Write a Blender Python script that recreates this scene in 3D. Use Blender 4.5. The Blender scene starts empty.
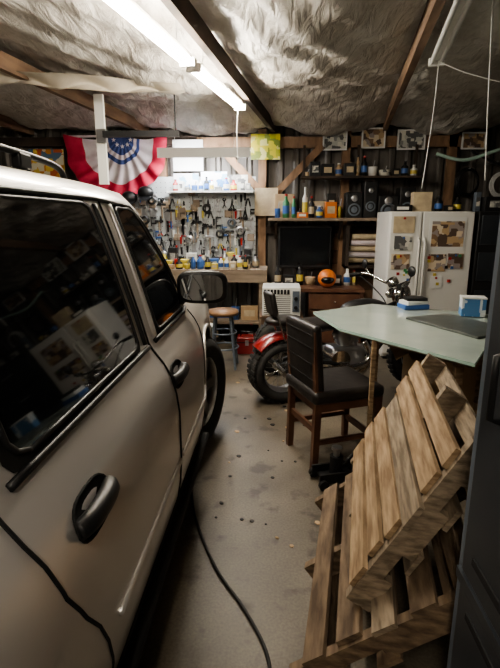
import bpy, bmesh, math, random
from mathutils import Vector, Matrix, Euler
R=random.Random(7)
# ---------------------------------------------------------------- materials
def M(name,c1,c2=None,rough=.55,metal=0.0,scale=6,bump=0.0,stretch=(1,1,1),emis=0,coat=0,bscale=None,detail=5,lo=.35,hi=.65,spec=.5):
    m=bpy.data.materials.new(name); m.use_nodes=True
    nt=m.node_tree; b=nt.nodes['Principled BSDF']
    b.inputs['Base Color'].default_value=(*c1,1); b.inputs['Roughness'].default_value=rough
    b.inputs['Metallic'].default_value=metal; b.inputs['Coat Weight'].default_value=coat
    b.inputs['Specular IOR Level'].default_value=spec
    if emis:
        b.inputs['Emission Color'].default_value=(*c1,1); b.inputs['Emission Strength'].default_value=emis
    if c2 or bump:
        tc=nt.nodes.new('ShaderNodeTexCoord'); mp=nt.nodes.new('ShaderNodeMapping')
        mp.inputs['Scale'].default_value=stretch; nt.links.new(tc.outputs['Object'],mp.inputs[0])
        n=nt.nodes.new('ShaderNodeTexNoise'); n.inputs['Scale'].default_value=scale; n.inputs['Detail'].default_value=detail
        nt.links.new(mp.outputs[0],n.inputs[0])
        if c2:
            r=nt.nodes.new('ShaderNodeValToRGB'); r.color_ramp.elements[0].position=lo; r.color_ramp.elements[1].position=hi
            r.color_ramp.elements[0].color=(*c1,1); r.color_ramp.elements[1].color=(*c2,1)
            nt.links.new(n.outputs[0],r.inputs[0]); nt.links.new(r.outputs[0],b.inputs['Base Color'])
        if bump:
            n2=n
            if bscale:
                n2=nt.nodes.new('ShaderNodeTexNoise'); n2.inputs['Scale'].default_value=bscale; n2.inputs['Detail'].default_value=4
                nt.links.new(mp.outputs[0],n2.inputs[0])
            bp=nt.nodes.new('ShaderNodeBump'); bp.inputs['Strength'].default_value=bump; bp.inputs['Distance'].default_value=.02
            nt.links.new(n2.outputs[0],bp.inputs['Height']); nt.links.new(bp.outputs[0],b.inputs['Normal'])
    return m
def mosaic(name,cols,scale=9):
    m=bpy.data.materials.new(name); m.use_nodes=True; nt=m.node_tree; b=nt.nodes['Principled BSDF']
    tc=nt.nodes.new('ShaderNodeTexCoord'); v=nt.nodes.new('ShaderNodeTexVoronoi'); v.inputs['Scale'].default_value=scale
    v.distance='CHEBYCHEV'
    nt.links.new(tc.outputs['Object'],v.inputs['Vector'])
    s=nt.nodes.new('ShaderNodeSeparateColor'); nt.links.new(v.outputs['Color'],s.inputs[0])
    r=nt.nodes.new('ShaderNodeValToRGB'); r.color_ramp.interpolation='CONSTANT'
    for i,c in enumerate(cols):
        e=r.color_ramp.elements[i] if i<2 else r.color_ramp.elements.new(i/len(cols))
        e.position=i/len(cols); e.color=(*c,1)
    nt.links.new(s.outputs[0],r.inputs[0]); nt.links.new(r.outputs[0],b.inputs['Base Color']); b.inputs['Roughness'].default_value=.5
    return m
paint=M('car_paint',(.63,.60,.57),rough=.28,metal=.45,coat=.4)
glass=M('car_tinted_glass',(.008,.009,.01),rough=.04,spec=.9)
blk=M('black_plastic',(.015,.015,.016),rough=.45)
gap=M('panel_gap_rubber',(.006,.006,.006),rough=.8)
rubber=M('tire_rubber',(.018,.018,.018),(.035,.033,.03),rough=.8,scale=8,bump=.2)
alloy=M('alloy_metal',(.5,.5,.5),rough=.3,metal=1)
chrome=M('chrome',(.75,.75,.75),rough=.12,metal=1)
steel=M('steel_tool',(.45,.45,.46),rough=.35,metal=.9)
mirrorm=M('mirror_glass',(.8,.83,.85),rough=.03,metal=1)
wood=M('pallet_wood',(.25,.165,.095),(.50,.36,.225),rough=.78,scale=5,bump=.3,stretch=(3,1,9))
wood2=M('pallet_wood_dark',(.09,.06,.038),(.24,.17,.11),rough=.8,scale=5,bump=.3,stretch=(3,1,9))
wood3=M('pallet_wood_weathered',(.17,.13,.09),(.38,.30,.215),rough=.8,scale=6,bump=.3,stretch=(3,1,9))
lumber=M('rafter_lumber',(.10,.06,.038),(.20,.125,.075),rough=.8,scale=4,bump=.3,stretch=(3,.6,3))
lumber2=M('stud_lumber',(.20,.12,.07),(.34,.21,.125),rough=.8,scale=4,bump=.3,stretch=(3,3,1))
dlumber=M('dark_lumber',(.035,.026,.02),(.08,.055,.04),rough=.85,scale=4,bump=.3)
benchw=M('bench_wood',(.20,.15,.11),(.34,.27,.20),rough=.7,scale=4,stretch=(.6,3,3))
chairw=M('chair_wood',(.10,.045,.028),(.17,.085,.05),rough=.4,scale=6)
stoolw=M('stool_wood',(.20,.11,.06),(.30,.18,.10),rough=.45,scale=6)
leather=M('chair_leather',(.022,.019,.018),(.035,.03,.028),rough=.42,scale=12,bump=.1)
white=M('white_enamel',(.78,.77,.73),rough=.35)
paper=M('white_paper',(.8,.8,.78),rough=.7)
cardb=M('cardboard',(.42,.29,.17),(.5,.36,.22),rough=.85,scale=5)
red=M('red_paint',(.42,.03,.025),rough=.3,coat=.4)
dred=M('motorcycle_dark_red',(.22,.012,.012),rough=.3,coat=.6)
redc=M('red_cloth',(.62,.045,.10),(.42,.02,.05),rough=.8,scale=5)
bluec=M('blue_cloth',(.05,.08,.24),rough=.8)
whitec=M('white_cloth',(.78,.72,.74),(.60,.50,.54),rough=.8,scale=6)
orange=M('orange_plastic',(.7,.2,.04),rough=.4)
blue=M('blue_plastic',(.05,.13,.36),rough=.4)
green=M('green_plastic',(.06,.24,.10),rough=.4)
yellow=M('yellow_plastic',(.62,.5,.1),rough=.45)
tan=M('tan_paper',(.6,.5,.33),(.45,.36,.25),rough=.7,scale=12)
sheetg=M('frosted_glass_sheet',(.44,.52,.47),(.54,.61,.55),rough=.16,scale=3,coat=.5)
sheete=M('glass_sheet_edge',(.5,.68,.6),rough=.3)
greym=M('cabinet_grey_metal',(.035,.040,.048),(.055,.062,.072),rough=.34,scale=3,metal=.3)
greyl=M('grey_metal_and_edge_sheen',(.16,.19,.23),rough=.4,metal=.3)  # blue-grey metal, also the painted reflection on the near cabinet
dark=M('dark_void',(.012,.012,.013),rough=.7)
boardm=M('dark_slate_board',(.07,.08,.075),(.12,.13,.12),rough=.4,scale=4)
screen=M('tv_screen',(.01,.011,.013),rough=.12)
tube=M('fluorescent_tube_lit',(1,.915,.77),emis=165)
tubeb=M('shop_light_tube_lit',(.96,.98,1),emis=140)
tubeoff=M('fluorescent_tube_unlit',(.75,.75,.72),rough=.3)
cordm=M('black_cord',(.012,.012,.012),rough=.6)
wcord=M('white_cord',(.7,.7,.68),rough=.6)
tin=M('corrugated_metal',(.10,.09,.078),(.22,.20,.18),rough=.5,metal=.35,scale=2.5,stretch=(3,1,.6),bump=.1)
peg=M('pegboard_white',(.50,.53,.54),(.60,.63,.64),rough=.6,scale=5)
post1=mosaic('poster_yellow',[(.7,.6,.06),(.5,.5,.05),(.75,.7,.3),(.25,.3,.06)],14)
post2=mosaic('poster_blue_white',[(.8,.82,.85),(.7,.75,.8),(.1,.25,.5),(.8,.8,.8),(.3,.5,.65)],11)
post3=mosaic('poster_orange',[(.6,.25,.04),(.7,.5,.1),(.12,.2,.3),(.5,.12,.05),(.7,.65,.5)],12)
post4=mosaic('poster_photo',[(.5,.35,.2),(.25,.16,.1),(.7,.6,.45),(.35,.3,.28),(.12,.08,.06)],16)
post5=mosaic('poster_grey',[(.55,.55,.5),(.3,.3,.28),(.7,.68,.6),(.12,.12,.12)],20)

def floor_mat():
    m=bpy.data.materials.new('stained_concrete'); m.use_nodes=True; nt=m.node_tree; b=nt.nodes['Principled BSDF']
    tc=nt.nodes.new('ShaderNodeTexCoord')
    def nz(s,d,lo,hi,c1,c2):
        n=nt.nodes.new('ShaderNodeTexNoise'); n.inputs['Scale'].default_value=s; n.inputs['Detail'].default_value=d
        nt.links.new(tc.outputs['Object'],n.inputs[0]); r=nt.nodes.new('ShaderNodeValToRGB')
        r.color_ramp.elements[0].position=lo; r.color_ramp.elements[1].position=hi
        r.color_ramp.elements[0].color=(*c1,1); r.color_ramp.elements[1].color=(*c2,1)
        nt.links.new(n.outputs[0],r.inputs[0]); return r,n
    a,_=nz(1.6,8,.35,.7,(.10,.082,.06),(.20,.17,.13))
    s,_=nz(7,3,.32,.42,(.35,.33,.3),(1,1,1))
    g,gn=nz(90,2,.3,.7,(.75,.75,.75),(1.15,1.15,1.15))
    m1=nt.nodes.new('ShaderNodeMix'); m1.data_type='RGBA'; m1.blend_type='MULTIPLY'; m1.inputs[0].default_value=.8
    m2=nt.nodes.new('ShaderNodeMix'); m2.data_type='RGBA'; m2.blend_type='MULTIPLY'; m2.inputs[0].default_value=1
    nt.links.new(a.outputs[0],m1.inputs[6]); nt.links.new(s.outputs[0],m1.inputs[7])
    nt.links.new(m1.outputs[2],m2.inputs[6]); nt.links.new(g.outputs[0],m2.inputs[7])
    nt.links.new(m2.outputs[2],b.inputs['Base Color']); b.inputs['Roughness'].default_value=.45
    bp=nt.nodes.new('ShaderNodeBump'); bp.inputs['Strength'].default_value=.12; nt.links.new(gn.outputs[0],bp.inputs['Height']); nt.links.new(bp.outputs[0],b.inputs['Normal'])
    return m
def ceil_mat():
    m=bpy.data.materials.new('aged_insulation_facing'); m.use_nodes=True; nt=m.node_tree; b=nt.nodes['Principled BSDF']
    tc=nt.nodes.new('ShaderNodeTexCoord')
    n=nt.nodes.new('ShaderNodeTexNoise'); n.inputs['Scale'].default_value=1.8; n.inputs['Detail'].default_value=10; n.inputs['Roughness'].default_value=.7; n.inputs['Distortion'].default_value=.3
    nt.links.new(tc.outputs['Object'],n.inputs[0])
    r=nt.nodes.new('ShaderNodeValToRGB'); e=r.color_ramp.elements
    e[0].position=.28; e[0].color=(.22,.185,.145,1); e[1].position=.70; e[1].color=(.62,.60,.56,1)
    k=e.new(.46); k.color=(.44,.41,.37,1)
    nt.links.new(n.outputs[0],r.inputs[0]); nt.links.new(r.outputs[0],b.inputs['Base Color'])
    b.inputs['Roughness'].default_value=.42
    n2=nt.nodes.new('ShaderNodeTexNoise'); n2.inputs['Scale'].default_value=8; n2.inputs['Detail'].default_value=7; n2.inputs['Distortion'].default_value=.9
    mp=nt.nodes.new('ShaderNodeMapping'); mp.inputs['Scale'].default_value=(1.8,.5,1); nt.links.new(tc.outputs['Object'],mp.inputs[0]); nt.links.new(mp.outputs[0],n2.inputs[0])
    bp=nt.nodes.new('ShaderNodeBump'); bp.inputs['Strength'].default_value=.7; bp.inputs['Distance'].default_value=.04
    nt.links.new(n2.outputs[0],bp.inputs['Height']); nt.links.new(bp.outputs[0],b.inputs['Normal'])
    return m
# ---------------------------------------------------------------- builder
class B:
    def __init__(s): s.bm=bmesh.new(); s.mats=[]
    def mi(s,m):
        if m not in s.mats: s.mats.append(m)
        return s.mats.index(m)
    def faces(s,vs,fs,m,smooth=False):
        v=[s.bm.verts.new(p) for p in vs]; i=s.mi(m); out=[]
        for f in fs:
            try: q=s.bm.faces.new([v[k] for k in f])
            except ValueError: continue
            q.material_index=i; q.smooth=smooth; out.append(q)
        return v,out
    def box(s,c,d,m,rot=None,bev=0):
        Rm=Euler(rot).to_matrix() if rot else Matrix.Identity(3)
        s.obox(c,[Rm.col[0],Rm.col[1],Rm.col[2]],d,m,bev)
    def obox(s,c,ax,d,m,bev=0):
        c=Vector(c); vs=[]
        for sx in(-.5,.5):
            for sy in(-.5,.5):
                for sz in(-.5,.5): vs.append(c+ax[0]*d[0]*sx+ax[1]*d[1]*sy+ax[2]*d[2]*sz)
        v,f=s.faces(vs,[(0,1,3,2),(4,6,7,5),(0,4,5,1),(2,3,7,6),(0,2,6,4),(1,5,7,3)],m)
        if bev:
            es=list({e for q in f for e in q.edges})
            r=bmesh.ops.bevel(s.bm,geom=es,offset=bev,segments=3,affect='EDGES',profile=.5,material=-1)
            for q in r['faces']: q.smooth=True
    def bb(s,x0,x1,y0,y1,z0,z1,m,bev=0): s.box(((x0+x1)/2,(y0+y1)/2,(z0+z1)/2),(abs(x1-x0),abs(y1-y0),abs(z1-z0)),m,None,bev)
    def beam(s,p,q,w,h,m):
        p=Vector(p);q=Vector(q); a=(q-p); L=a.length; a.normalize()
        up=Vector((0,0,1)) if abs(a.z)<.95 else Vector((0,1,0))
        x=a.cross(up).normalized(); z=x.cross(a)
        s.obox((p+q)/2,[x,a,z],(w,L,h),m)
    def cyl(s,p,q,r,m,r2=None,n=16,cap=True):
        p=Vector(p);q=Vector(q); a=(q-p).normalized(); up=Vector((0,0,1)) if abs(a.z)<.9 else Vector((1,0,0))
        x=a.cross(up).normalized(); y=a.cross(x); r2=r if r2 is None else r2
        vs=[p+(x*math.cos(t)+y*math.sin(t))*r for t in [2*math.pi*i/n for i in range(n)]]
        vs+=[q+(x*math.cos(t)+y*math.sin(t))*r2 for t in [2*math.pi*i/n for i in range(n)]]
        v,f=s.faces(vs,[(i,(i+1)%n,n+(i+1)%n,n+i) for i in range(n)],m,True)
        if cap:
            k=s.mi(m)
            for rng in (range(n-1,-1,-1),range(n,2*n)):
                q_=s.bm.faces.new([v[i] for i in rng]); q_.material_index=k
                for e in q_.edges: e.smooth=False
    def revolve(s,c,axis,prof,m,n=24):
        c=Vector(c); a=Vector(axis).normalized(); up=Vector((0,0,1)) if abs(a.z)<.9 else Vector((1,0,0))
        x=a.cross(up).normalized(); y=a.cross(x); vs=[]
        for r,h in prof:
            for i in range(n):
                t=2*math.pi*i/n; vs.append(c+a*h+(x*math.cos(t)+y*math.sin(t))*max(r,.0005))
        fs=[]
        for j in range(len(prof)-1):
            for i in range(n): fs.append((j*n+i,j*n+(i+1)%n,(j+1)*n+(i+1)%n,(j+1)*n+i))
        s.faces(vs,fs,m,True)
    def sph(s,c,r,m,n=12):
        if not hasattr(r,'__len__'): r=(r,r,r)
        vs=[];fs=[]
        for j in range(n+1):
            ph=math.pi*j/n
            for i in range(n*2):
                t=math.pi*i/n; vs.append((c[0]+r[0]*math.sin(ph)*math.cos(t)*1.0+1e-6*i,c[1]+r[1]*math.sin(ph)*math.sin(t),c[2]+r[2]*math.cos(ph)))
        w=n*2
        for j in range(n):
            for i in range(w): fs.append((j*w+i,(j+1)*w+i,(j+1)*w+(i+1)%w,j*w+(i+1)%w))
        s.faces(vs,fs,m,True)
    def tube(s,pts,r,m,n=8,sm=0):
        pts=[Vector(p) for p in pts]
        if sm:
            q=[]
            for i in range(len(pts)-1):
                p0=pts[max(i-1,0)];p1=pts[i];p2=pts[i+1];p3=pts[min(i+2,len(pts)-1)]
                for k in range(sm):
                    t=k/sm; q.append(.5*((2*p1)+(p2-p0)*t+(2*p0-5*p1+4*p2-p3)*t*t+(3*p1-p0-3*p2+p3)*t**3))
            q.append(pts[-1]); pts=q
        vs=[];N=len(pts); px=None
        for i,p in enumerate(pts):
            a=(pts[min(i+1,N-1)]-pts[max(i-1,0)]).normalized()
            if px is None:
                up=Vector((0,0,1)) if abs(a.z)<.9 else Vector((1,0,0)); px=a.cross(up).normalized()
            px=(px-a*px.dot(a)).normalized(); y=a.cross(px)
            for k in range(n):
                t=2*math.pi*k/n; vs.append(p+(px*math.cos(t)+y*math.sin(t))*r)
        fs=[(j*n+i,j*n+(i+1)%n,(j+1)*n+(i+1)%n,(j+1)*n+i) for j in range(N-1) for i in range(n)]
        fs+= [tuple(range(n-1,-1,-1)),tuple(range((N-1)*n,N*n))]
        s.faces(vs,fs,m,True)
    def prism(s,pts,off,m,m2=None):
        off=Vector(off); n=len(pts); vs=[Vector(p) for p in pts]+[Vector(p)+off for p in pts]
        s.faces(vs,[tuple(range(n-1,-1,-1)),tuple(range(n,2*n))],m)
        s.faces(vs,[(i,(i+1)%n,n+(i+1)%n,n+i) for i in range(n)],m2 or m)
    def done(s,name,loc=(0,0,0),rz=0,parent=None,rot=None):
        bmesh.ops.recalc_face_normals(s.bm,faces=s.bm.faces[:])
        me=bpy.data.meshes.new(name); s.bm.to_mesh(me); s.bm.free()
        for m in s.mats: me.materials.append(m)
        o=bpy.data.objects.new(name,me); bpy.context.collection.objects.link(o)
        o.location=loc; o.rotation_euler=rot or (0,0,rz)
        if parent: o.parent=parent
        return o
def empty(name,loc=(0,0,0),rz=0):
    e=bpy.data.objects.new(name,None); bpy.context.collection.objects.link(e); e.location=loc; e.rotation_euler=(0,0,rz); e.empty_display_size=.1; return e
def lerp(x,T):
    if x<=T[0][0]: return T[0][1]
    for (a,b),(c,d) in zip(T,T[1:]):
        if x<=c: return b+(d-b)*(x-a)/(c-a)
    return T[-1][1]
# ---------------------------------------------------------------- room
XL,XR,YB,YF,ZC=-3.6,3.2,6.5,-2.6,2.75
b=B(); b.bb(XL-.1,XR+.1,YF-.1,YB+.1,-.1,0,floor_mat()); b.done('floor')
def corr(name,p0,p1,h,m):
    p0=Vector(p0);p1=Vector(p1); d=(p1-p0); L=d.length; d.normalize(); nrm=Vector((-d.y,d.x,0))
    b=B(); prof=[]; x=0
    while x<L:
        prof+= [(x,0),(x+.10,0),(x+.125,.028),(x+.165,.028),(x+.19,0)]; x+=.2
    prof=[q for q in prof if q[0]<=L]+[(L,0)]
    vs=[];n=len(prof)
    for z in(0,h):
        for a,o in prof: vs.append(p0+d*a+nrm*o+Vector((0,0,z)))
    for z in(0,h):
        for a,o in prof: vs.append(p0+d*a-nrm*.05+Vector((0,0,z)))
    fs=[(i,i+1,n+i+1,n+i) for i in range(n-1)]+[(2*n+i,3*n+i,3*n+i+1,2*n+i+1) for i in range(n-1)]
    fs+=[(n+i,n+i+1,3*n+i+1,3*n+i) for i in range(n-1)]
    b.faces(vs,fs,m); return b.done(name)
corr('wall_back',(XR,YB,0),(XL,YB,0),2.95,tin)
corr('wall_left',(XL,YB,0),(XL,YF,0),2.95,tin)
corr('wall_right',(XR,YF,0),(XR,YB,0),2.95,tin)
corr('wall_front',(XL,YF,0),(XR,YF,0),2.95,tin)
def raft_x(k,y): return k+.14*(y-6.5)
rafts=[-3.1,-1.62,-.03,1.33,2.75,4.2]
def sag(x,y):
    k=x-.14*(y-6.5); r=rafts
    for a,c in zip(r,r[1:]):
        if a<=k<=c:
            t=(k-a)/(c-a); return math.sin(math.pi*t)
    return 0
def ceil_z(x,y):
    z=2.80-.14*sag(x,y)*(.75+.35*math.sin(y*2.1+x)) -.04*abs(math.sin(y*2.4+.5*math.sin(x*2)))**.6+.012*math.sin(x*9+y*5)+.012*math.sin(x*17-y*11)+.006*math.sin(x*31+y*23+2*math.sin(y*7))
    return z-.10*math.exp(-((y-6.3)/.5)**2)
b=B(); nx,ny=180,220; vs=[]
for j in range(ny+1):
    for i in range(nx+1):
        x=XL-.05+(XR-XL+.1)*i/nx; y=YF-.05+(YB-YF+.1)*j/ny
        vs.append((x,y,ceil_z(x,y)))
b.faces(vs,[(j*(nx+1)+i,j*(nx+1)+i+1,(j+1)*(nx+1)+i+1,(j+1)*(nx+1)+i) for j in range(ny) for i in range(nx)],ceil_mat(),True)
b.done('ceiling')
for i,k in enumerate(rafts[:5]):
    b=B(); m=dlumber if k==-.03 else lumber
    y0=YF+.05
    while raft_x(k,y0)<XL+.1: y0+=.1
    b.beam((raft_x(k,y0),y0,2.70),(raft_x(k,6.42),6.42,2.64),.05,.12,m); b.done('ceiling_rafter')
b=B(); vs=[];n1,n2=60,14
for i in range(n1+1):
    for j in range(n2+1):
        t=i/n1;u=j/n2
        p=Vector((-2.9+2.1*t,3.5+.75*t,2.62))+Vector((.03*math.sin(t*20)*u,.03*math.cos(t*14)+.16*math.sin(u*2.6),-.15*u*(1+.35*math.sin(t*9+1))*(1-.75*t)+.03*math.sin(u*3.1)*math.sin(t*31)))
        vs.append(p)
b.faces(vs,[(i*(n2+1)+j,i*(n2+1)+j+1,(i+1)*(n2+1)+j+1,(i+1)*(n2+1)+j) for i in range(n1) for j in range(n2)],M('loose_facing',(.36,.32,.26),(.64,.59,.50),rough=.5,scale=3,bump=.3),True)
b.done('torn_insulation_sheet')
b=B()
b.bb(-1.0,2.3,6.37,6.45,2.40,2.53,lumber2)
for x in (-1.45,-.18,.86,2.15): b.bb(x-.05,x+.05,6.37,6.45,0,2.62,lumber2)
b.beam((-.72,6.345,2.42),(-.18,6.345,1.86),.04,.09,lumber2); b.beam((.56,6.345,2.42),(-.02,6.345,1.84),.04,.09,lumber2)
b.bb(XL+.05,-1.0,6.38,6.45,2.44,2.55,dlumber)
b.bb(-1.4,3.1,6.39,6.45,1.36,1.46,dlumber)
b.done('wall_framing')
b=B()
for i in range(7): b.bb(.74,1.7,6.40,6.445,.3+i*.17,.46+i*.17,lumber2 if i%2 else lumber)
b.done('plank_wall_panel')
# ---------------------------------------------------------------- car
car=empty('suv')
CX=-1.31
WT=[(.3,.87),(.36,.895),(.42,.915),(.5,.928),(.6,.935),(.8,.935),(.88,.925),(.95,.907),(1.0,.882),(1.04,.852),(1.08,.825),(1.2,.79),(1.35,.742),(1.5,.69),(1.61,.648),(1.66,.62)]
def cw(y,z):
    w=lerp(z,WT)
    if y>2.45: w-=.09*min(1,(y-2.45)/.6)
    if y>3.2: w-=.12*((y-3.2)/.8)**2
    if y<-.2: w-=.10*((-.2-y)/.45)**2
    return w
TT=[(-.65,1.30),(-.60,1.48),(-.5,1.62),(-.3,1.69),(0,1.71),(1,1.715),(1.9,1.708),(2.2,1.69),(2.3,1.65),(2.7,1.15),(2.8,1.12),(3.4,1.07),(3.75,1.0),(3.9,.93),(3.97,.8)]
ys=[-.65,-.6,-.5,-.4,-.3,-.1,.1,.3,.5,.7,.9,1.1,1.3,1.5,1.7,1.9,2.05,2.2,2.25,2.3,2.35,2.4,2.45,2.5,2.55,2.6,2.65,2.7,2.75,2.8,2.95,3.1,3.2,3.3,3.4,3.5,3.6,3.7,3.8,3.9,3.97]
zs=[z for z,_ in WT]
bd=B(); vs=[]
for y in ys:
    T=lerp(y,TT); zl=T-.070; h=[]
    for k,z in enumerate(zs):
        zz=min(z,zl-.0006*(len(zs)-k)); h.append((cw(y,zz),zz))
    xl=h[-1][0]; h+=[(xl*.95,zl+.038),(xl*.84,T-.016),(xl*.5,T-.005),(0,T)]
    full=[(CX+x,y,z) for x,z in h]+[(CX-x,y,z) for x,z in reversed(h[:-1])]
    vs+=full
nr=len(full); fs=[]
for j in range(len(ys)-1):
    for i in range(nr): fs.append((j*nr+i,j*nr+(i+1)%nr,(j+1)*nr+(i+1)%nr,(j+1)*nr+i))
fs+=[tuple(range(nr)),tuple(range((len(ys)-1)*nr,len(ys)*nr))]
bd.mi(paint);bd.mi(gap)
v,f=bd.faces(vs,fs,paint,True)
f[-1].smooth=f[-2].smooth=False
gi=bd.mi(glass)
for q in f:
    c=q.calc_center_median()
    if 2.32<c.y<2.68 and c.z>lerp(c.y,TT)-.035 and len(q.verts)==4: q.material_index=gi
body=bd.done('body_shell',parent=car)
WY=[.30,3.18]
for wy in WY:
    for sx in (1,-1):
        c=B(); c.mi(paint); c.mi(gap)
        c.cyl((CX+sx*.52,wy,.40),(CX+sx*1.1,wy,.40),.43,gap,n=48); co=c.done('cut')
        md=body.modifiers.new('b','BOOLEAN'); md.object=co; md.operation='DIFFERENCE'; md.solver='EXACT'
        dg=bpy.context.evaluated_depsgraph_get(); dg.update()
        me=bpy.data.meshes.new_from_object(body.evaluated_get(dg)); body.modifiers.clear(); body.data=me
        bpy.data.objects.remove(co)
def S(y,z,off=0,side=1):
    return Vector((CX+side*(cw(y,z)+off),y,z))
def patch(b,rows,m,off,cols=20,side=1):
    zz=[r[0] for r in rows]; zl=sorted(set(zz+[z for z in zs if zz[0]<z<zz[-1]]))
    vs=[]
    for z in zl:
        y0=lerp(z,[(r[0],r[1]) for r in rows]); y1=lerp(z,[(r[0],r[2]) for r in rows])
        for i in range(cols+1): vs.append(S(y0+(y1-y0)*i/cols,z,off,side))
    n=cols+1
    b.faces(vs,[(j*n+i,j*n+i+1,(j+1)*n+i+1,(j+1)*n+i) for j in range(len(zl)-1) for i in range(cols)],m,True)
wins=[[(1.10,.86,1.60),(1.115,.82,1.63),(1.14,.80,1.645),(1.35,.80,1.665),(1.55,.85,1.685),(1.585,.87,1.68),(1.60,.91,1.64)],
      [(1.10,1.94,2.50),(1.115,1.93,2.53),(1.14,1.925,2.54),(1.35,1.94,2.39),(1.54,1.955,2.24),(1.575,1.965,2.20),(1.59,1.99,2.15)],
      [(1.10,-.38,.60),(1.14,-.43,.63),(1.35,-.43,.66),(1.55,-.40,.70),(1.60,-.34,.66)]]
for side in(1,-1):
    b=B(); g=B()
    for w in wins:
        fr=[(r[0]+(-.028 if r[0]<1.2 else (.012 if r[0]>1.5 else 0)),r[1]-.03,r[2]+.03) for r in w]
        patch(b,fr,gap,.003,side=side); patch(g,w,glass,.008,side=side)
        loop=[(r[1],r[0]) for r in w]+[(r[2],r[0]) for r in reversed(w)]; loop.append(loop[0])
        pts=[]
        for (y0,z0),(y1,z1) in zip(loop,loop[1:]):
            for k in range(6): pts.append(S(y0+(y1-y0)*k/6,z0+(z1-z0)*k/6,.006,side))
        pts.append(pts[0]); b.tube(pts,.007,blk,6)
    def line(yz,r,m,off=0,n=10):
        pts=[]
        for (y0,z0),(y1,z1) in zip(yz,yz[1:]):
            for k in range(n): pts.append(S(y0+(y1-y0)*k/n,z0+(z1-z0)*k/n,off,side))
        pts.append(S(*yz[-1],off,side)); b.tube(pts,r,m,6)
    line([(1.78,.42),(1.775,.8),(1.77,1.06),(1.79,1.3),(1.83,1.62)],.006,gap)
    line([(.80,1.61),(.72,1.5),(.70,1.2),(.70,1.0),(.74,.86),(.80,.76),(.86,.68),(.90,.60),(.93,.52),(.94,.42)],.005,gap)
    line([(2.66,1.05),(2.68,.9),(2.70,.6),(2.68,.42)],.006,gap)
    line([(.94,.425),(1.78,.42),(2.68,.42)],.007,gap)
    line([(-.4,1.615),(.8,1.62),(1.8,1.62),(2.18,1.60),(2.3,1.52),(2.46,1.30),(2.62,1.09)],.009,blk,.004)
    line([(.76,1.075),(1.74,1.075)],.010,blk,.006); line([(1.84,1.075),(2.6,1.075)],.010,blk,.006)
    line([(1.86,1.09),(1.885,1.35),(1.91,1.60)],.012,paint,.006); line([(1.72,1.09),(1.735,1.35),(1.755,1.60)],.010,blk,.004)
    line([(.98,.60),(1.76,.60)],.010,paint,.002); line([(1.81,.60),(2.64,.60)],.010,paint,.002)
    for wy in WY:
        pts=[]
        for k in range(33):
            a=math.radians(-12+204*k/32); yy=wy+.435*math.cos(a); zz=.40+.435*math.sin(a); pts.append(S(yy,max(zz,.3),.002,side))
        b.tube(pts,.013,paint,8)
    for hy in (.93,1.87):
        vs=[];n=24
        for k in range(n):
            a=2*math.pi*k/n; vs.append(S(hy+.092*math.copysign(abs(math.cos(a))**.7,math.cos(a)),.93+.046*math.copysign(abs(math.sin(a))**.7,math.sin(a)),.004,side))
        vs2=[S(hy,.93,-.001,side)]
        b.faces(vs+vs2,[(k,(k+1)%n,n) for k in range(n)],gap,True)
        b.tube([S(hy-.09,.930,.004,side),S(hy-.06,.935,.020,side),S(hy,.938,.026,side),S(hy+.06,.935,.020,side),S(hy+.09,.930,.004,side)],.023,blk,10,sm=5)
        b.tube([vs[k] for k in list(range(n))+[0]],.004,gap,6)
    X=lambda o: CX+side*o
    x0,x1=sorted((X(.74),X(.86))); b.bb(x0,x1,.78,2.72,.27,.36,blk,.01)
    x0,x1=sorted((X(.82),X(.935))); b.bb(x0,x1,.80,2.60,.30,.335,gap,.012)
    b.done('door_trim',parent=car); g.done('side_glass',parent=car)
    b=B(); mc=Vector((X(.935),2.44,1.205))
    def se(cx,cy,cz,w,h,n=28,p=.55):
        return [Vector((cx+w*math.copysign(abs(math.cos(a))**p,math.cos(a)),cy,cz+h*math.copysign(abs(math.sin(a))**p,math.sin(a)))) for a in [2*math.pi*k/n for k in range(n)]]
    secs=[(0,.125,.080),(.015,.132,.086),(.05,.125,.082),(.09,.10,.068),(.12,.05,.035)]
    vs=[]
    for dy,w,h in secs: vs+=se(mc.x,mc.y+dy,mc.z,w,h)
    n=28; b.faces(vs,[(j*n+i,j*n+(i+1)%n,(j+1)*n+(i+1)%n,(j+1)*n+i) for j in range(4) for i in range(n)]+[tuple(range(4*n,5*n)),tuple(range(n-1,-1,-1))],blk,True)
    mg=[Matrix.Rotation(side*math.radians(4),3,'Z')@(p-mc)+mc+Vector((0,-.010,0)) for p in se(mc.x,mc.y,mc.z,.108,.066)]
    b.faces(mg,[tuple(range(n))],mirrorm)
    b.cyl((X(.78),2.50,1.13),(X(.88),2.49,1.165),.032,blk)
    b.done('door_mirror',parent=car)
    for wy in WY:
        b=B(); tw=.125
        prof=[(.24,-tw*.8),(.30,-tw),(.345,-tw*.95),(.37,-tw*.72),(.373,0),(.37,tw*.72),(.345,tw*.95),(.30,tw),(.24,tw*.8)]
        b.revolve((0,0,0),(1,0,0),prof,rubber,40)
        for r0 in (-.07,-.023,.023,.07):
            for k in range(40):
                a=2*math.pi*(k+(.5 if r0>0 else 0))/40
                b.obox((r0,.373*math.cos(a),.373*math.sin(a)),[Vector((1,0,0)),Vector((0,-math.sin(a),math.cos(a))),Vector((0,math.cos(a),math.sin(a)))],(.038,.038,.014),rubber)
        b.revolve((0,0,0),(1,0,0),[(.245,-.09),(.235,-.07),(.235,.07),(.245,.09)],alloy,32)
        for sg in(1,-1): b.revolve((.05*sg,0,0),(sg,0,0),[(.06,.03),(.06,0),(.0,.03)],alloy,20)
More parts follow.
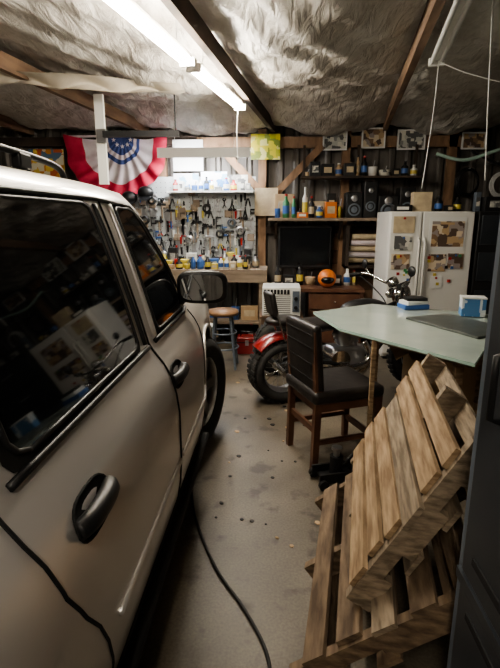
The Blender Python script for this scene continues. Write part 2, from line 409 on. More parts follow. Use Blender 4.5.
        for k in range(6):
            a=2*math.pi*k/6
            b.obox((.05*side,.145*math.cos(a),.145*math.sin(a)),[Vector((1,0,0)),Vector((0,-math.sin(a),math.cos(a))),Vector((0,math.cos(a),math.sin(a)))],(.03,.07,.2),alloy,.008)
        b.cyl((-.08,0,0),(.0,0,0),.22,gap,n=24)
        o=b.done('wheel',loc=(CX+side*(.745 if wy>1 else .80),wy-.02*(wy>1),.38),parent=car)
        if wy>1: o.rotation_euler=(0,0,math.radians(-14))
b=B()
for sx in(1,-1):
    x=CX+sx*.54
    b.tube([(x,-.4,1.68),(x,-.3,1.725),(x,.8,1.745),(x,1.65,1.735),(x,1.8,1.69)],.011,blk,10,sm=6)
    for y in(0,.9,1.5): b.box((x,y,1.718),(.03,.07,.045),blk,None,.006)
for y in(.1,1.0): b.cyl((CX-.54,y,1.745),(CX+.54,y,1.745),.011,blk)
b.done('roof_rack',parent=car)
b=B()
b.bb(CX-.55,CX+.55,3.93,3.985,.62,.82,blk,.01); b.bb(CX-.70,CX+.70,3.90,4.04,.36,.58,blk,.04)
for sx in(1,-1): b.sph((CX+sx*.60,3.88,.76),(.12,.07,.09),chrome)
b.bb(CX-.80,CX+.80,-.76,-.60,.38,.6,blk,.03); b.bb(CX-.6,CX+.6,-.4,3.7,.24,.34,gap)
b.done('bumpers_and_grille',parent=car)
# ---------------------------------------------------------------- light fixtures
def fixture(name,p,q,tm,z,shade=False):
    b=B(); p=Vector((*p,z));q=Vector((*q,z)); d=(q-p).normalized(); x=Vector((d.y,-d.x,0)); Zv=Vector((0,0,1))
    b.obox((p+q)/2+Vector((0,0,.03)),[x,d,Zv],(.045,(q-p).length+.06,.05),white,.005)
    for s_ in(-.03,.03):
        b.cyl(p+x*s_,q+x*s_,.014,tm,n=12)
    for e,sg in((p,-1),(q,1)): b.obox(e+d*.015*sg,[x,d,Zv],(.10,.025,.05),white)
    if shade:
        b.obox((p+q)/2+Vector((0,0,.06)),[x,d,Zv],(.20,(q-p).length+.08,.012),white)
        b.obox((p+q)/2+Vector((0,-.10,.01)),[x,d,Zv],(.008,(q-p).length+.08,.11),white)
    for t in(.15,.85):
        c=p.lerp(q,t); b.cyl(c+Vector((0,0,.05)),c+Vector((0,0,ceil_z(c.x,c.y)-.004-z)),.003,wcord,n=6)
    return b.done(name)
fixture('added_fill_light',(-.79,2.30),(-.585,3.40),tube,2.53)
fixture('added_fill_light',(-.56,3.55),(-.34,4.72),tube,2.53)
fixture('added_fill_light',(.84,2.45),(1.04,3.55),tubeoff,2.55)
fixture('added_fill_light',(-.2,-1.6),(-.2,-.4),tube,2.50)  # added fill light behind the camera, shaped like another tube fixture
fixture('shop_light',(-1.35,5.98),(-.35,5.98),tubeb,2.28,True)
b=B()
b.tube([(1.04,3.5,2.53),(1.03,3.5,2.2),(1.0,3.52,1.75)],.0035,wcord,6,sm=5)
b.tube([(1.05,3.5,2.53),(1.25,3.45,2.44),(1.55,3.4,2.37),(1.9,3.3,2.42)],.004,wcord,6,sm=6)
b.tube([(1.05,2.75,2.66),(1.09,2.78,2.2),(1.13,2.8,1.75)],.0035,wcord,6,sm=5)
b.tube([(-.36,4.72,2.50),(-.37,4.73,2.3),(-.36,4.72,2.05)],.003,wcord,6,sm=4)
b.done('pull_cords')
b=B(); b.bb(-1.60,-1.52,4.48,4.52,1.85,2.60,white); b.bb(-1.52,-.85,4.42,4.46,2.24,2.29,blk); b.bb(-1.58,-1.50,4.44,4.5,2.2,2.31,steel)
b.beam((-.88,4.44,2.28),(-.88,4.44,2.66),.012,.012,blk); b.done('hanging_rail')
# ---------------------------------------------------------------- back wall: draped bunting
b=B(); N1,N2=80,16; cx,cz=-2.0,2.56; vs=[]
for i in range(N1+1):
    a=math.pi*(i/N1)
    ca=math.cos(a); sa=math.sin(a)
    ox=cx-.64*ca; oz=cz-.76*sa**.75*(1.0+.05*math.sin(a*5))
    ix=cx+.10; iz=cz-.02
    for j in range(N2+1):
        t=j/N2
        vs.append((ix+(ox-ix)*t,6.27-.035*t*math.sin(a*17+2*t)-.02*math.sin(t*9),iz+(oz-iz)*t-.05*math.sin(math.pi*t)))
def idx(i,j): return i*(N2+1)+j
for (j0,j1,mm) in((0,4,bluec),(4,5,whitec),(5,6,bluec),(6,11,whitec),(11,16,redc)):
    b.faces(vs,[(idx(i,j),idx(i,j+1),idx(i+1,j+1),idx(i+1,j)) for i in range(N1) for j in range(j0,j1)],mm,True)
for k in range(5):
    a=math.pi*(k+.5)/5; c=(cx+.10-.11*math.cos(a),6.22,cz-.04-.11*math.sin(a)); st=[]
    for q in range(10):
        r=.030 if q%2==0 else .012; st.append((c[0]+r*math.sin(q*math.pi/5),c[1],c[2]+r*math.cos(q*math.pi/5)))
    b.prism(st,(0,-.004,0),whitec)
b.bb(cx-.66,cx+.66,6.29,6.32,2.53,2.555,whitec)
b.done('patriotic_bunting')
def poster(name,x0,x1,z0,z1,m,y=6.345,frame=None):
    b=B(); b.bb(x0,x1,y-.008,y,z0,z1,m)
    if frame:
        t=.018
        b.bb(x0-t,x1+t,y-.02,y+.004,z0-t,z0,frame);b.bb(x0-t,x1+t,y-.02,y+.004,z1,z1+t,frame)
        b.bb(x0-t,x0,y-.02,y+.004,z0,z1,frame);b.bb(x1,x1+t,y-.02,y+.004,z0,z1,frame)
    return b.done(name)
poster('poster',-.32,.04,2.26,2.56,post1)
poster('poster',-.27,.02,1.58,1.92,tan,y=6.30)
poster('framed_picture',.58,.84,2.38,2.57,post5,frame=paper)
poster('framed_picture',1.05,1.30,2.40,2.60,post4,frame=paper)
poster('framed_picture',1.48,1.78,2.38,2.58,post5,frame=paper)
poster('framed_picture',2.25,2.5,2.38,2.54,post4,frame=paper)
poster('poster',-1.30,-.92,2.13,2.50,paper)
poster('poster',-3.15,-2.70,2.05,2.40,post3)
poster('poster',-3.4,-3.2,1.8,2.2,post5)
b=B(); b.bb(-2.3,-.26,6.34,6.36,.98,2.06,peg)
for i in range(34):
    for j in range(17):
        x=-2.25+i*.06; z=1.03+j*.06; b.faces([(x-.006,6.339,z),(x,6.339,z-.006),(x+.006,6.339,z),(x,6.339,z+.006)],[(0,1,2,3)],gap)
b.bb(-1.35,-.28,6.12,6.34,1.86,1.88,white); b.done('pegboard')
poster('calendar',-1.30,-.98,1.90,2.10,post2,y=6.33); poster('calendar',-.95,-.62,1.90,2.12,post2,y=6.33)
poster('sticker_sheet',-.60,-.36,1.9,2.08,post5,y=6.33)
cols=[red,blue,yellow,blk,blk,dark,greyl,blk,steel,white,steel]
b=B()
def tool(x,z,k,L):
    y=6.31; c=R.choice(cols); st=R.choice([steel,blk,dark,steel])
    b.cyl((x,6.34,z+.01),(x,6.29,z+.01),.004,steel,n=6)
    if k==0:
        b.box((x,y,z-L/2),(.018,.008,L),st); b.revolve((x,y,z),(0,1,0),[(.010,-.006),(.024,-.006),(.024,.006),(.010,.006)],st,12)
        b.box((x-.013,y,z-L-.01),(.012,.01,.04),st,(0,.3,0)); b.box((x+.013,y,z-L-.01),(.012,.01,.04),st,(0,-.3,0))
    elif k==1:
        b.cyl((x,y,z),(x,y,z-.09),.016,c,r2=.012,n=10); b.cyl((x,y,z-.09),(x,y,z-.09-L*.7),.005,steel,n=8)
    elif k==2:
        b.cyl((x-.03,y,z-L),(x-.006,y,z-.06),.009,c,n=8); b.cyl((x+.03,y,z-L),(x+.006,y,z-.06),.009,c,n=8)
        b.prism([(x-.018,y,z-.07),(x+.018,y,z-.07),(x+.006,y,z),(x-.006,y,z)],(0,.012,0),st)
    elif k==3:
        b.cyl((x,y,z),(x,y,z-L-.08),.013,benchw,n=8); b.box((x,y,z),(.11,.025,.03),st,None,.005); b.prism([(x-.05,y,z+.01),(x-.05,y,z-.012),(x-.10,y,z-.03)],(0,.01,0),st)
    elif k==4:
        b.prism([(x-.02,y,z),(x+.05,y,z),(x+.02,y,z-L-.15),(x-.01,y,z-L-.15)],(0,.004,0),steel); b.box((x+.01,y,z+.04),(.09,.02,.09),benchw,None,.01)
    elif k==5:
        b.revolve((x,y-.01,z-.05),(0,1,0),[(.03,-.02),(.055,-.02),(.055,.02),(.03,.02)],R.choice([blk,steel,blk,greyl]),16)
    elif k==6:
        b.box((x,y,z-L/2),(.012,.012,L),blk); b.box((x+.03,y,z-.01),(.07,.014,.02),c); b.box((x+.03,y,z-L*.7),(.07,.014,.02),c)
for row,(z,n) in enumerate(((1.82,36),(1.69,38),(1.56,40),(1.43,38),(1.30,40),(1.17,34))):
    for i in range(n):
        x=-2.24+i*1.94/n+R.uniform(-.03,.03)
        tool(x,z+R.uniform(-.055,.04),R.choice([0,0,0,1,1,2,2,3,4,5,6]),R.uniform(.06,.16))
b.done('hanging_hand_tools')
b=B()
for x,z in((-1.62,1.86),(-1.83,1.80)):
    b.sph((x,6.16,z),(.10,.08,.08),blk); b.prism([(x-.09,6.12,z-.04),(x+.09,6.12,z-.04),(x+.05,6.02,z-.09),(x-.05,6.02,z-.09)],(0,0,-.01),blk); b.cyl((x,6.2,z),(x,6.338,z),.006,steel)
b.done('baseball_caps')
# ---------------------------------------------------------------- workbench
b=B(); b.bb(-3.3,-.1,5.75,6.32,.90,.95,benchw)
for x in(-3.25,-2.2,-1.2,-.15):
    for y in(5.82,6.25): b.bb(x-.045,x+.045,y-.045,y+.045,0,.9,benchw)
b.bb(-3.3,-.12,5.80,6.28,.28,.31,benchw); b.bb(-3.3,-.1,5.76,5.79,.80,.90,benchw)
b.done('workbench')
def clutter(name,x0,x1,y0,y1,z,n,smax=.2,mats=None,seed=1,bottles=True):
    r=random.Random(seed); b=B(); mats=mats or [red,blue,white,blk,cardb,yellow,blk,dark,steel,white,blk,tan,post2,post5]
    x=x0
    while x<x1-.03:
        w=r.uniform(.05,smax*.9)
        if x+w>x1: w=x1-x
        h=r.uniform(.06,smax); d=min(r.uniform(.07,.16),y1-y0); y=r.uniform(y0+d/2,max(y1-d/2,y0+d/2+.001)); m=r.choice(mats)
        k=r.random(); cx=x+w/2
        if bottles and k<.5 and w<.13:
            rr=min(w,.09)/2*.92; hh=h+.05
            b.revolve((cx,y,z),(0,0,1),[(0,0),(rr,0),(rr,hh*.68),(rr*.45,hh*.82),(rr*.4,hh),(0,hh)],m,14)
            b.cyl((cx,y,z+hh*.97),(cx,y,z+hh*1.08),rr*.45,r.choice([white,blk,red]),n=10)
            b.cyl((cx,y,z+hh*.2),(cx,y,z+hh*.55),rr*1.02,r.choice([white,yellow,tan,blue]),n=14,cap=False)
        elif k<.8:
            b.box((cx,y,z+h/2),(w*.94,d*.92,h),m,(0,0,r.uniform(-.06,.06)),.004); b.box((cx,y-d*.47,z+h*.5),(w*.6,.004,h*.45),r.choice([white,tan,post5]))
        else:
            b.revolve((cx,y,z),(0,0,1),[(0,0),(w*.4,0),(w*.46,h*.6),(w*.46,h*.66),(w*.42,h*.66),(w*.38,.01),(0,.01)],m,16)
            b.cyl((cx-.01,y,z+.01),(cx+.02,y,z+h*1.1),.006,steel,n=6)
        x+=w+.006
    return b.done(name)
clutter('bench_supplies',-3.2,-.2,6.12,6.28,.95,0,.26,seed=3)
clutter('bench_parts',-3.0,-.2,5.94,6.10,.95,0,.18,seed=8)
clutter('bench_small_parts',-2.9,-.3,5.78,5.90,.95,0,.11,seed=18)
clutter('under_bench_storage_boxes',-3.1,-.2,5.86,6.2,.31,0,.42,seed=5,mats=[cardb,dark,blue,blk,dark,tan],bottles=False)
clutter('paint_cans',-3.1,-.25,5.86,6.16,0,0,.24,seed=15,mats=[steel,dark,blk,blk])
clutter('bottles',-1.3,-.3,6.14,6.30,1.88,0,.12,seed=9)
# ---------------------------------------------------------------- right hand wall shelf
b=B(); b.bb(-.1,1.75,6.02,6.34,1.52,1.555,benchw)
for x in(0,.80,1.65): b.beam((x,6.32,1.30),(x,6.08,1.51),.03,.03,dlumber)
b.done('wall_shelf')
clutter('spray_cans',-.02,.80,6.08,6.22,1.555,0,.22,seed=21,mats=[green,orange,white,blue,red,yellow,white,blk])
clutter('shelf_jars',-.02,.80,6.24,6.33,1.555,0,.30,seed=23,mats=[dark,blk,tan,white,cardb])
x=.84
for w,h in((.20,.30),(.16,.42),(.24,.26),(.18,.36)):
    b=B()
    b.bb(x,x+w,6.06,6.30,1.555,1.555+h,blk,.012)
    b.revolve((x+w/2,6.055,1.555+h*.32),(0,-1,0),[(w*.38,0),(w*.36,.008),(w*.25,-.01),(w*.08,.004),(0,.006)],greyl,20)
    b.revolve((x+w/2,6.055,1.555+h*.76),(0,-1,0),[(w*.2,0),(w*.18,.006),(0,.0)],steel,16)
    b.done('speaker'); x+=w+.012
b=B(); b.bb(.3,1.75,6.10,6.34,2.02,2.045,dlumber)
for x in(.34,1.0,1.7): b.beam((x,6.32,1.98),(x,6.32,2.42),.03,.03,dlumber)
b.done('upper_wall_shelf')
clutter('stored_parts',.35,1.72,6.14,6.30,2.047,0,.22,seed=31,mats=[dark,cardb,blk,tan,post5,white])
b=B(); b.bb(.03,.70,6.20,6.27,.93,1.46,blk,.012); b.bb(.055,.675,6.193,6.201,.97,1.435,screen)
b.bb(.30,.42,6.27,6.36,1.1,1.3,blk); b.done('television')
b=B()
for i in range(5): b.cyl((.90+i*.01,6.22-.03*i,1.04+.072*i),(1.40,6.22-.03*i,1.02+.078*i),.034,whitec if i%2 else tan)
b.bb(.86,.90,6.05,6.36,.95,1.46,dlumber); b.bb(1.40,1.44,6.05,6.36,.95,1.46,dlumber); b.bb(.86,1.44,6.05,6.36,.95,.98,dlumber); b.done('rolled_tarps_on_rack')
b=B(); b.bb(-.05,1.05,5.68,6.3,.70,.74,chairw)
for i in range(3):
    b.bb(.42,1.0,5.70,6.2,.08+i*.205,.27+i*.205,chairw,.006); b.sph((.71,5.69,.175+i*.205),.014,chrome)
b.bb(-.04,0,5.70,6.28,0,.7,chairw); b.bb(.40,.42,5.70,6.28,0,.7,chairw); b.bb(1.0,1.04,5.70,6.28,0,.7,chairw); b.done('desk')
clutter('desk_clutter',-.02,1.0,5.98,6.12,.74,0,.19,seed=40,mats=[blk,dark,white,tan])
b=B(); b.sph((.62,5.82,.85),(.11,.12,.11),orange); b.sph((.62,5.75,.84),(.08,.07,.05),screen); b.done('motorcycle_helmet')
b=B(); ax,ay,az=.07,5.22,.50
b.bb(ax-.21,ax+.21,ay,ay+.38,az,az+.32,white,.012); b.bb(ax-.19,ax+.10,ay-.006,ay+.01,az+.02,az+.22,dark)
for i in range(9): b.bb(ax-.19,ax+.10,ay-.012,ay,az+.025+i*.022,az+.036+i*.022,white)
for i in range(8): b.bb(ax-.19+i*.036,ax-.165+i*.036,ay-.012,ay,az+.245,az+.295,dark)
b.bb(ax+.12,ax+.195,ay-.010,ay,az+.05,az+.28,greyl)
for z in(.1,.2): b.cyl((ax+.158,ay-.03,az+z),(ax+.158,ay,az+z),.02,blk)
b.done('window_air_conditioner')
b=B()
for sx in(-.2,.2):
    for sy in(.02,.34): b.bb(ax+sx-.02,ax+sx+.02,ay+sy-.02,ay+sy+.02,0,.47,lumber)
b.bb(ax-.24,ax+.24,ay-.02,ay+.40,.47,.50,lumber); b.bb(ax-.22,ax+.22,ay,ay+.38,.18,.2,lumber)
b.done('side_table')
# floor clutter in front of bench
b=B(); b.bb(-.44,-.20,5.42,5.62,0,.20,dred,.01); b.bb(-.445,-.195,5.415,5.625,.14,.15,dark); b.tube([(-.40,5.52,.20),(-.39,5.52,.25),(-.25,5.52,.25),(-.24,5.52,.20)],.010,blk,8); b.bb(-.34,-.30,5.405,5.42,.11,.17,steel); b.done('tool_box')
b=B(); b.revolve((-.86,5.45,0),(0,0,1),[(0,0),(.13,0),(.155,.33),(.165,.34),(.15,.345),(.125,.01),(0,.01)],white,24)
b.tube([(-.86+.155*math.cos(t),5.45-.03,.33-.12*math.sin(t)) for t in [math.pi*i/14 for i in range(15)]],.004,steel,6); b.done('plastic_bucket')
b=B(); b.revolve((0,0,.60),(0,0,1),[(0,-.03),(.155,-.03),(.165,-.01),(.16,.015),(0,.025)],stoolw,28)
for k in range(4):
    a=math.pi/4+k*math.pi/2; c,s_=math.cos(a),math.sin(a)
    b.cyl((.11*c,.11*s_,.58),(.19*c,.19*s_,0),.014,greyl)
for z,r in((.22,.157),(.38,.138)):
    b.tube([(r*math.cos(t),r*math.sin(t),z) for t in [2*math.pi*i/28 for i in range(29)]],.009,greyl,6)
b.done('round_stool',loc=(-.54,4.95,0))
# ---------------------------------------------------------------- fridge
b=B(); x0,x1,y0=1.20,2.06,5.25
b.bb(x0,x1,y0+.07,y0+.72,.03,1.62,white,.01); b.bb(x0+.03,x1-.03,y0+.08,y0+.7,0,.05,blk)
b.bb(x0,x0+.325,y0,y0+.062,.08,1.615,white,.012); b.bb(x0+.335,x1,y0,y0+.062,.08,1.615,white,.012)
for x in(x0+.30,x0+.36): b.tube([(x,y0,1.35),(x,y0-.04,1.30),(x,y0-.04,.70),(x,y0,.65)],.012,white,8)
b.bb(x0+.40,x1-.08,y0-.006,y0,1.22,1.56,paper); b.bb(x0+.43,x1-.10,y0-.010,y0-.006,1.26,1.52,post4)
r=random.Random(4)
for (a,c,z0,z1,m) in((.03,.25,1.40,1.57,tan),(.05,.24,1.22,1.37,post5),(.03,.22,1.02,1.18,post4),(.08,.27,.84,.98,paper),(.42,.60,1.0,1.18,post4),(.62,.78,1.03,1.19,post4),(.45,.58,.82,.95,paper)):
    b.bb(x0+a,x0+c,y0-.008,y0,z0,z1,m)
    b.cyl((x0+(a+c)/2,y0-.014,z1-.02),(x0+(a+c)/2,y0-.006,z1-.02),.012,r.choice([red,blue,yellow]),n=10)
for k in range(16):
    xx=x0+r.choice([r.uniform(.02,.28),r.uniform(.4,.82)]); zz=r.uniform(.85,1.2); b.bb(xx,xx+.03,y0-.012,y0,zz,zz+.03,r.choice([red,blue,yellow,blk,green]))
b.done('refrigerator')
b=B(); b.bb(2.10,2.85,5.25,5.95,0,1.62,blk,.01)
for z in(.1,.5,.9,1.28): b.bb(2.13,2.82,5.235,5.25,z,z+.30,greym,.004); b.bb(2.40,2.55,5.22,5.236,z+.2,z+.22,steel)
b.done('filing_cabinet')
clutter('fridge_top_boxes',1.25,2.0,5.35,5.6,1.62,0,.24,seed=52,mats=[blk,dark,blk,tan,greyl])
clutter('cabinet_top_boxes',2.12,2.8,5.35,5.6,1.62,0,.30,seed=57,mats=[blk,dark,blk,greyl],bottles=False)
b=B(); b.tube([(1.9,6.2,2.3),(2.2,6.15,2.22),(2.5,6.1,2.3),(2.85,6.1,2.42)],.02,sheete,8,sm=5); b.tube([(2.3,6.2,2.33),(2.6,6.15,2.18),(3.0,6.1,2.05)],.015,blk,8,sm=5); b.cyl((1.95,6.2,2.29),(1.95,6.42,2.29),.01,steel); b.cyl((2.6,6.13,2.2),(2.6,6.45,2.2),.01,steel); b.done('garden_hose')
b=B()
for xx,zz,rr in((2.35,1.98,.14),(2.75,1.95,.12)):
    for q in range(3): b.tube([(xx+(rr-.012*q)*math.cos(t),6.36-.02*q,zz+(rr-.012*q)*1.2*math.sin(t)) for t in [2*math.pi*i/28 for i in range(29)]],.010,wcord if xx>2.5 else blk,6)
    b.cyl((xx,6.46,zz+rr*1.15),(xx,6.30,zz+rr*1.15),.008,steel)
b.done('coiled_cords')
# ---------------------------------------------------------------- motorcycle
mx=empty('motorcycle',(.06,4.0,0),math.radians(20))
b=B()
def wheelm(cx,Rr,wd):
    b.revolve((cx,0,Rr),(0,1,0),[(Rr*.66,-wd*.6),(Rr*.78,-wd),(Rr*.92,-wd*.85),(Rr,-wd*.3),(Rr,wd*.3),(Rr*.92,wd*.85),(Rr*.78,wd),(Rr*.66,wd*.6)],rubber,36)
    for k in range(36):
        a=2*math.pi*k/36
        for s_ in(-1,1): b.obox((cx+Rr*.985*math.cos(a+.05*s_),s_*wd*.42,Rr+Rr*.985*math.sin(a+.05*s_)),[Vector((-math.sin(a),0,math.cos(a))),Vector((0,1,0)),Vector((math.cos(a),0,math.sin(a)))],(.03,wd*.7,.018),rubber)
    b.revolve((cx,0,Rr),(0,1,0),[(Rr*.66,-wd*.6),(Rr*.60,-wd*.3),(Rr*.60,wd*.3),(Rr*.66,wd*.6)],steel,32)
    b.cyl((cx,-wd,Rr),(cx,wd,Rr),.035,chrome)
    for k in range(16):
        a=2*math.pi*k/16; b.cyl((cx+.03*math.cos(a),(.03 if k%2 else -.03),Rr+.03*math.sin(a)),(cx+Rr*.61*math.cos(a+.2),0,Rr+Rr*.61*math.sin(a+.2)),.003,chrome,n=5)
wheelm(0,.275,.13); wheelm(1.38,.31,.055)
def fender(cx,R0,z0,a0,a1,wd,m):
    vs=[];n=16
    for i in range(n+1):
        a=math.radians(a0+(a1-a0)*i/n)
        for y,dr in((-wd,-.03),(-wd*.8,.0),(0,.015),(wd*.8,0),(wd,-.03)): vs.append((cx+(R0+dr)*math.cos(a),y,z0+(R0+dr)*math.sin(a)))
    b.faces(vs,[(i*5+j,i*5+j+1,(i+1)*5+j+1,(i+1)*5+j) for i in range(n) for j in range(4)],m,True)
fender(0,.32,.28,85,138,.10,dred); fender(1.38,.34,.31,20,150,.075,blk)
b.sph((.78,0,.76),(.24,.12,.10),blk,14)
b.sph((.33,0,.66),(.30,.13,.06),leather,12); b.sph((.02,0,.71),(.17,.11,.05),leather,12)
b.box((-.10,0,.86),(.05,.20,.20),leather,(0,-.2,0),.02)
for y in(-.09,.09): b.cyl((.0,y,.55),(-.12,y,.92),.009,chrome)
b.tube([(0,.15,.29),(.3,.15,.36),(.6,.1,.28),(.95,.0,.4),(1.10,0,.78)],.02,blk,8,sm=4); b.tube([(0,-.15,.29),(.3,-.15,.36),(.6,-.1,.28)],.02,blk,8,sm=4)
b.tube([(.1,.08,.6),(.5,.05,.60),(1.08,0,.80)],.02,blk,8,sm=4)
for a in(-.35,.35): b.revolve((.62,0,.42),(math.sin(a),0,math.cos(a)),[(.07,0)]+[((.085 if i%2 else .065),.04+i*.018) for i in range(9)]+[(.06,.21),(0,.22)],steel,18)
b.box((.60,0,.36),(.34,.20,.2),steel,None,.04); b.cyl((.5,-.14,.35),(.5,.14,.35),.09,chrome)
for z in(.22,.30): b.tube([(.72,-.12,.5),(.76,-.17,.36),(.6,-.19,z),(.1,-.19,z)],.03,chrome,10,sm=5)
for y in(-.09,.09):
    b.cyl((1.38,y,.31),(1.10,y,.92),.022,chrome); b.cyl((.03,y*1.6,.33),(.12,y*1.3,.60),.022,chrome)
b.tube([(.86,-.42,1.02),(.98,-.34,1.04),(1.08,-.12,.97),(1.08,.12,.97),(.98,.34,1.04),(.86,.42,1.02)],.013,chrome,10,sm=6)
for y in(-.39,.39):
    b.cyl((.84,y*1.05,1.02),(.94,y*.93,1.035),.019,blk); b.cyl((1.0,y*.8,1.04),(.98,y*.95,1.10),.006,chrome); b.revolve((.98,y*.95,1.13),(-1,0,0),[(0,-.012),(.04,-.008),(.045,.006),(0,.008)],blk,18)
    b.tube([(.92,y*.9,1.02),(1.0,y*.6,.92),(1.05,y*.2,.78),(.95,0,.6)],.006,blk,6,sm=5)
b.revolve((1.16,0,.88),(1,0,0),[(0,-.09),(.06,-.07),(.085,0),(.088,.03),(.08,.035),(0,.045)],chrome,24)
for y in(-.17,.17): b.sph((1.15,y,.86),(.05,.04,.04),chrome)
b.cyl((1.15,-.17,.86),(1.15,.17,.86),.01,chrome); b.revolve((1.05,0,1.0),(-.6,0,.8),[(0,-.03),(.05,-.03),(.05,.02),(0,.022)],chrome,20)
b.cyl((.55,-.05,.20),(.50,-.22,.004),.012,chrome)
b.done('frame_and_wheels',parent=mx)
b=B(); b.revolve((0,0,0),(0,1,0),[(.17,-.07),(.22,-.09),(.27,-.08),(.29,-.04),(.29,.04),(.27,.08),(.22,.09),(.17,.07),(.17,-.07)],rubber,36)
for k in range(40):
    a=2*math.pi*k/40
    for s_ in(-1,1): b.obox((.29*math.cos(a),.03*s_,.29*math.sin(a)),[Vector((-math.sin(a),0,math.cos(a))),Vector((0,1,0)),Vector((math.cos(a),0,math.sin(a)))],(.028,.05,.015),rubber)
b.done('spare_tire',loc=(.08,4.72,.297),rz=math.radians(12))
# ---------------------------------------------------------------- chair
b=B()
for y in(-.19,.19):
    b.prism([(-.24,y-.018,0),(-.20,y-.018,0),(-.185,y-.018,.48),(-.225,y-.018,.90),(-.255,y-.018,.90),(-.23,y-.018,.48)],(0,.036,0),chairw)
    b.prism([(.20,y-.018,0),(.235,y-.018,0),(.245,y-.018,.46),(.195,y-.018,.46)],(0,.036,0),chairw)
    b.bb(-.20,.21,y-.01,y+.01,.17,.20,chairw); b.bb(-.20,.22,y-.012,y+.012,.39,.45,chairw)
b.bb(-.22,-.20,-.18,.18,.24,.28,chairw); b.bb(.205,.225,-.18,.18,.14,.18,chairw); b.bb(-.215,-.19,-.18,.18,.39,.45,chairw); b.bb(.205,.23,-.18,.18,.39,.45,chairw)
b.box((.0,0,.485),(.50,.46,.085),leather,None,.03)
b.box((-.215,0,.725),(.06,.42,.42),leather,(0,-.085,0),.022)
for z in(.6,.7,.8,.88): b.box((-.253+(.7-z)*.06,0,z),(.004,.38,.004),gap)
b.done('dining_chair',loc=(.39,3.04,0),rz=math.radians(22))
b=B(); b.bb(-.13,.13,-.07,-.055,.03,.09,blk); b.bb(-.13,.13,.055,.07,.03,.09,blk); b.bb(-.1,.1,-.055,.055,.03,.05,blk)
for x in(-.11,.11):
    for y in(-.08,.08): b.cyl((x,y-.012,.03),(x,y+.012,.03),.03,blk)
b.cyl((0,0,.05),(0,0,.17),.04,blk); b.cyl((0,0,.17),(0,0,.21),.02,steel); b.cyl((0,0,.21),(0,0,.225),.032,steel); b.cyl((.04,0,.1),(.16,.02,.19),.01,blk)
b.done('bottle_jack',loc=(.38,2.66,0),rz=.3)
# ---------------------------------------------------------------- glass table
b=B(); Z=.845
poly=[(.29,3.60),(.42,3.04),(.975,2.30),(1.68,3.52),(.80,3.98)]
b.prism([(x,y,Z) for x,y in poly],(0,0,.018),sheetg,sheete)
b.prism([(x*.93+.09,y*.93+.24,Z-.03) for x,y in poly],(0,0,.028),benchw)
for x,y in((1.0,2.56),(1.50,3.48),(.82,3.82)): b.bb(x-.022,x+.022,y-.022,y+.022,0,Z-.03,wood)
b.bb(.585,.612,2.822,2.848,0,Z,wood)
b.done('glass_top_table')
b=B(); b.box((1.22,3.16,Z+.018+.008),(.38,.62,.014),boardm,(0,0,.45),.003); b.done('slate_board')
b=B(); b.box((1.42,3.50,Z+.018+.07),(.16,.12,.13),post2,(0,0,-.2),.003); b.box((1.42,3.50,Z+.018+.137),(.165,.125,.01),paper,(0,0,-.2)); b.done('parts_box')
b=B(); b.box((1.08,3.78,Z+.018+.02),(.20,.14,.035),blue,(0,0,.2),.004); b.box((1.08,3.78,Z+.018+.052),(.18,.13,.028),paper,(0,0,.35),.003); b.box((1.09,3.78,Z+.018+.078),(.16,.11,.022),blk,(0,0,.1),.003); b.done('book_stack')
b=B()
b.box((1.12,3.15,.17),(.45,.38,.34),cardb,(0,0,.2)); b.box((1.12,3.15,.342),(.47,.05,.004),tan,(0,0,.2)); b.done('cardboard_box')
b=B(); b.box((1.10,3.17,.508),(.40,.34,.32),cardb,(0,0,-.1))
for s_ in(-1,1): b.box((1.10+s_*.24,3.17-s_*.02,.70),(.14,.33,.005),cardb,(0,s_*.6,-.1))
b.done('cardboard_box')
# ---------------------------------------------------------------- pallets
def pallet(name,o,u,v,W,Lh,ms,m2,boards,seed,jit=.02,wr=(.62,.80)):
    r=random.Random(seed); o=Vector(o); u=Vector(u).normalized(); v=Vector(v); v=(v-u*v.dot(u)).normalized(); n=v.cross(u).normalized()
    if n.x>0: n=-n
    b=B(); ax=[u,v,n]
    for k in range(boards):
        t=(k+.5)/boards; w=Lh/boards*r.uniform(*wr)
        a=r.uniform(-.015,.015); uu=(u+v*a).normalized(); vv=(v-u*a).normalized()
        b.obox(o+u*(W/2+r.uniform(-jit,jit))+v*(.045+t*(Lh-.09))-n*.009,[uu,vv,n],(W*r.uniform(.95,1.0),w,.018),r.choice(ms))
    for t in(.03,.5,.97):
        for a,c,hh in((0,.2,.09),(.2,.36,.055),(.36,.64,.09),(.64,.8,.055),(.8,1,.09)):
            b.obox(o+u*(W*t)+v*(Lh*(a+c)/2)-n*(.018+hh/2),ax,(.038,Lh*(c-a)+.001,hh),m2)
    for k in range(4):
        b.obox(o+u*(W/2)+v*(Lh*(.07+.86*k/3))-n*(.018+.09+.008),ax,(W,.085,.016),m2)
    return b.done(name)
U=(.165,1.0,0)
pallet('wooden_pallet',(.045,1.285,.095),U,(.76,-.02,.60),1.08,.92,[wood,wood3,wood2],wood2,6,3,wr=(.50,.68))
pallet('wooden_pallet',(.235,1.385,.31),U,(.49,-.02,.87),1.0,.70,[wood,wood,wood3],wood3,6,6,.045,wr=(.55,.80))
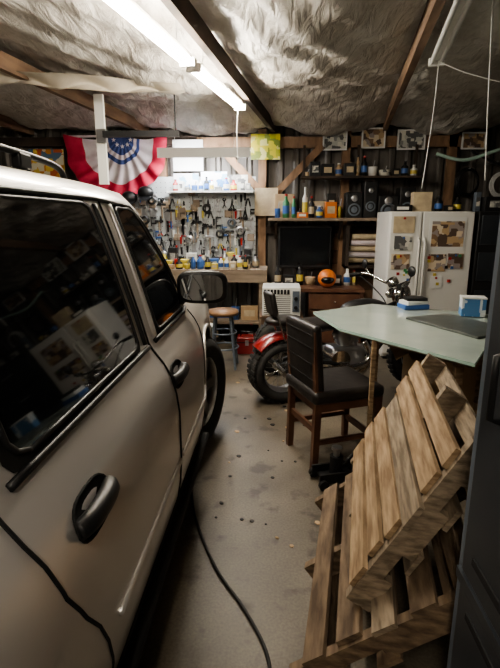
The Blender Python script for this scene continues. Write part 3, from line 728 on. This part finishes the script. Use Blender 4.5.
# ---------------------------------------------------------------- near cabinet right
b=B(); x0=.513; YE=1.14
b.bb(x0,1.12,-.45,YE,0.04,1.9,greym,.008); b.bb(x0+.03,1.09,-.42,YE-.03,0,.05,blk)
for y0,y1 in((-.43,.33),(.35,YE-.03)):
    b.bb(x0-.018,x0,y0,y1,.08,.62,greym,.005); b.bb(x0-.018,x0,y0,y1,.66,1.86,greym,.005)
    for z0,z1 in((.12,.14),(.56,.58),(.72,.74),(1.78,1.80)): b.bb(x0-.022,x0-.016,y0+.06,y1-.06,z0,z1,dark)
b.bb(x0-.012,x0+.004,YE-.025,YE,.05,1.88,greyl); b.bb(x0-.022,x0,-.43,YE-.01,.625,.655,greym)  # lighter strip paints a bluish reflection along the cabinet edge
b.tube([(x0-.018,YE-.15,1.12),(x0-.05,YE-.15,1.13),(x0-.05,YE-.15,1.27),(x0-.018,YE-.15,1.28)],.008,blk,8)
b.done('metal_storage_cabinet')
b=B(); b.tube([(-.62,3.0,.01),(-.52,2.7,.008),(-.41,2.25,.008),(-.26,1.88,.008),(-.105,1.63,.008),(-.01,1.42,.008),(.0,1.2,.008),(-.03,.8,.008)],.007,cordm,8,sm=8); b.done('extension_cord')
b=B(); r=random.Random(11)
for k in range(34):
    x=r.uniform(-.35,.35); y=r.uniform(2.0,4.8); a=r.uniform(.006,.02)
    b.prism([(x+a*math.cos(t+r.random()*.4),y+a*math.sin(t),.001) for t in [i*math.pi/3 for i in range(6)]],(0,0,.004),r.choice([dark,dark,cardb]))
b.done('floor_debris')
b=B()  # unseen rack with boxes, added so the car windows have something to reflect
for z in(.1,.65,1.2,1.75): b.bb(2.55,3.1,.2,3.0,z,z+.03,dlumber)
for y in(.22,1.6,2.98):
    for x in(2.58,3.07): b.bb(x-.025,x+.025,y-.025,y+.025,0,1.95,dlumber)
for zi,z in enumerate((.13,.68,1.23,1.78)):
    y=.3
    while y<2.6:
        w=R.uniform(.2,.4); h=R.uniform(.15,.4); b.bb(2.65,3.0,y,y+w,z,z+h,R.choice([cardb,blue,blk,tan,white]),.006); y+=w+.05
b.done('unseen_reflection_rack')
# ---------------------------------------------------------------- camera & world
w=bpy.data.worlds.new('World'); bpy.context.scene.world=w; w.use_nodes=True
w.node_tree.nodes['Background'].inputs[0].default_value=(.5,.5,.55,1); w.node_tree.nodes['Background'].inputs[1].default_value=.05
try: bpy.context.scene.view_settings.look='AgX - Medium High Contrast'
except Exception: pass
cd=bpy.data.cameras.new('cam'); cam=bpy.data.objects.new('camera',cd); bpy.context.collection.objects.link(cam)
cd.sensor_fit='VERTICAL'; cd.sensor_height=36; cd.lens=482/668*36; cd.clip_start=.02
cam.location=(0,0,1.55); cam.rotation_euler=(math.radians(90-13.5),0,math.radians(3))
bpy.context.scene.camera=cam
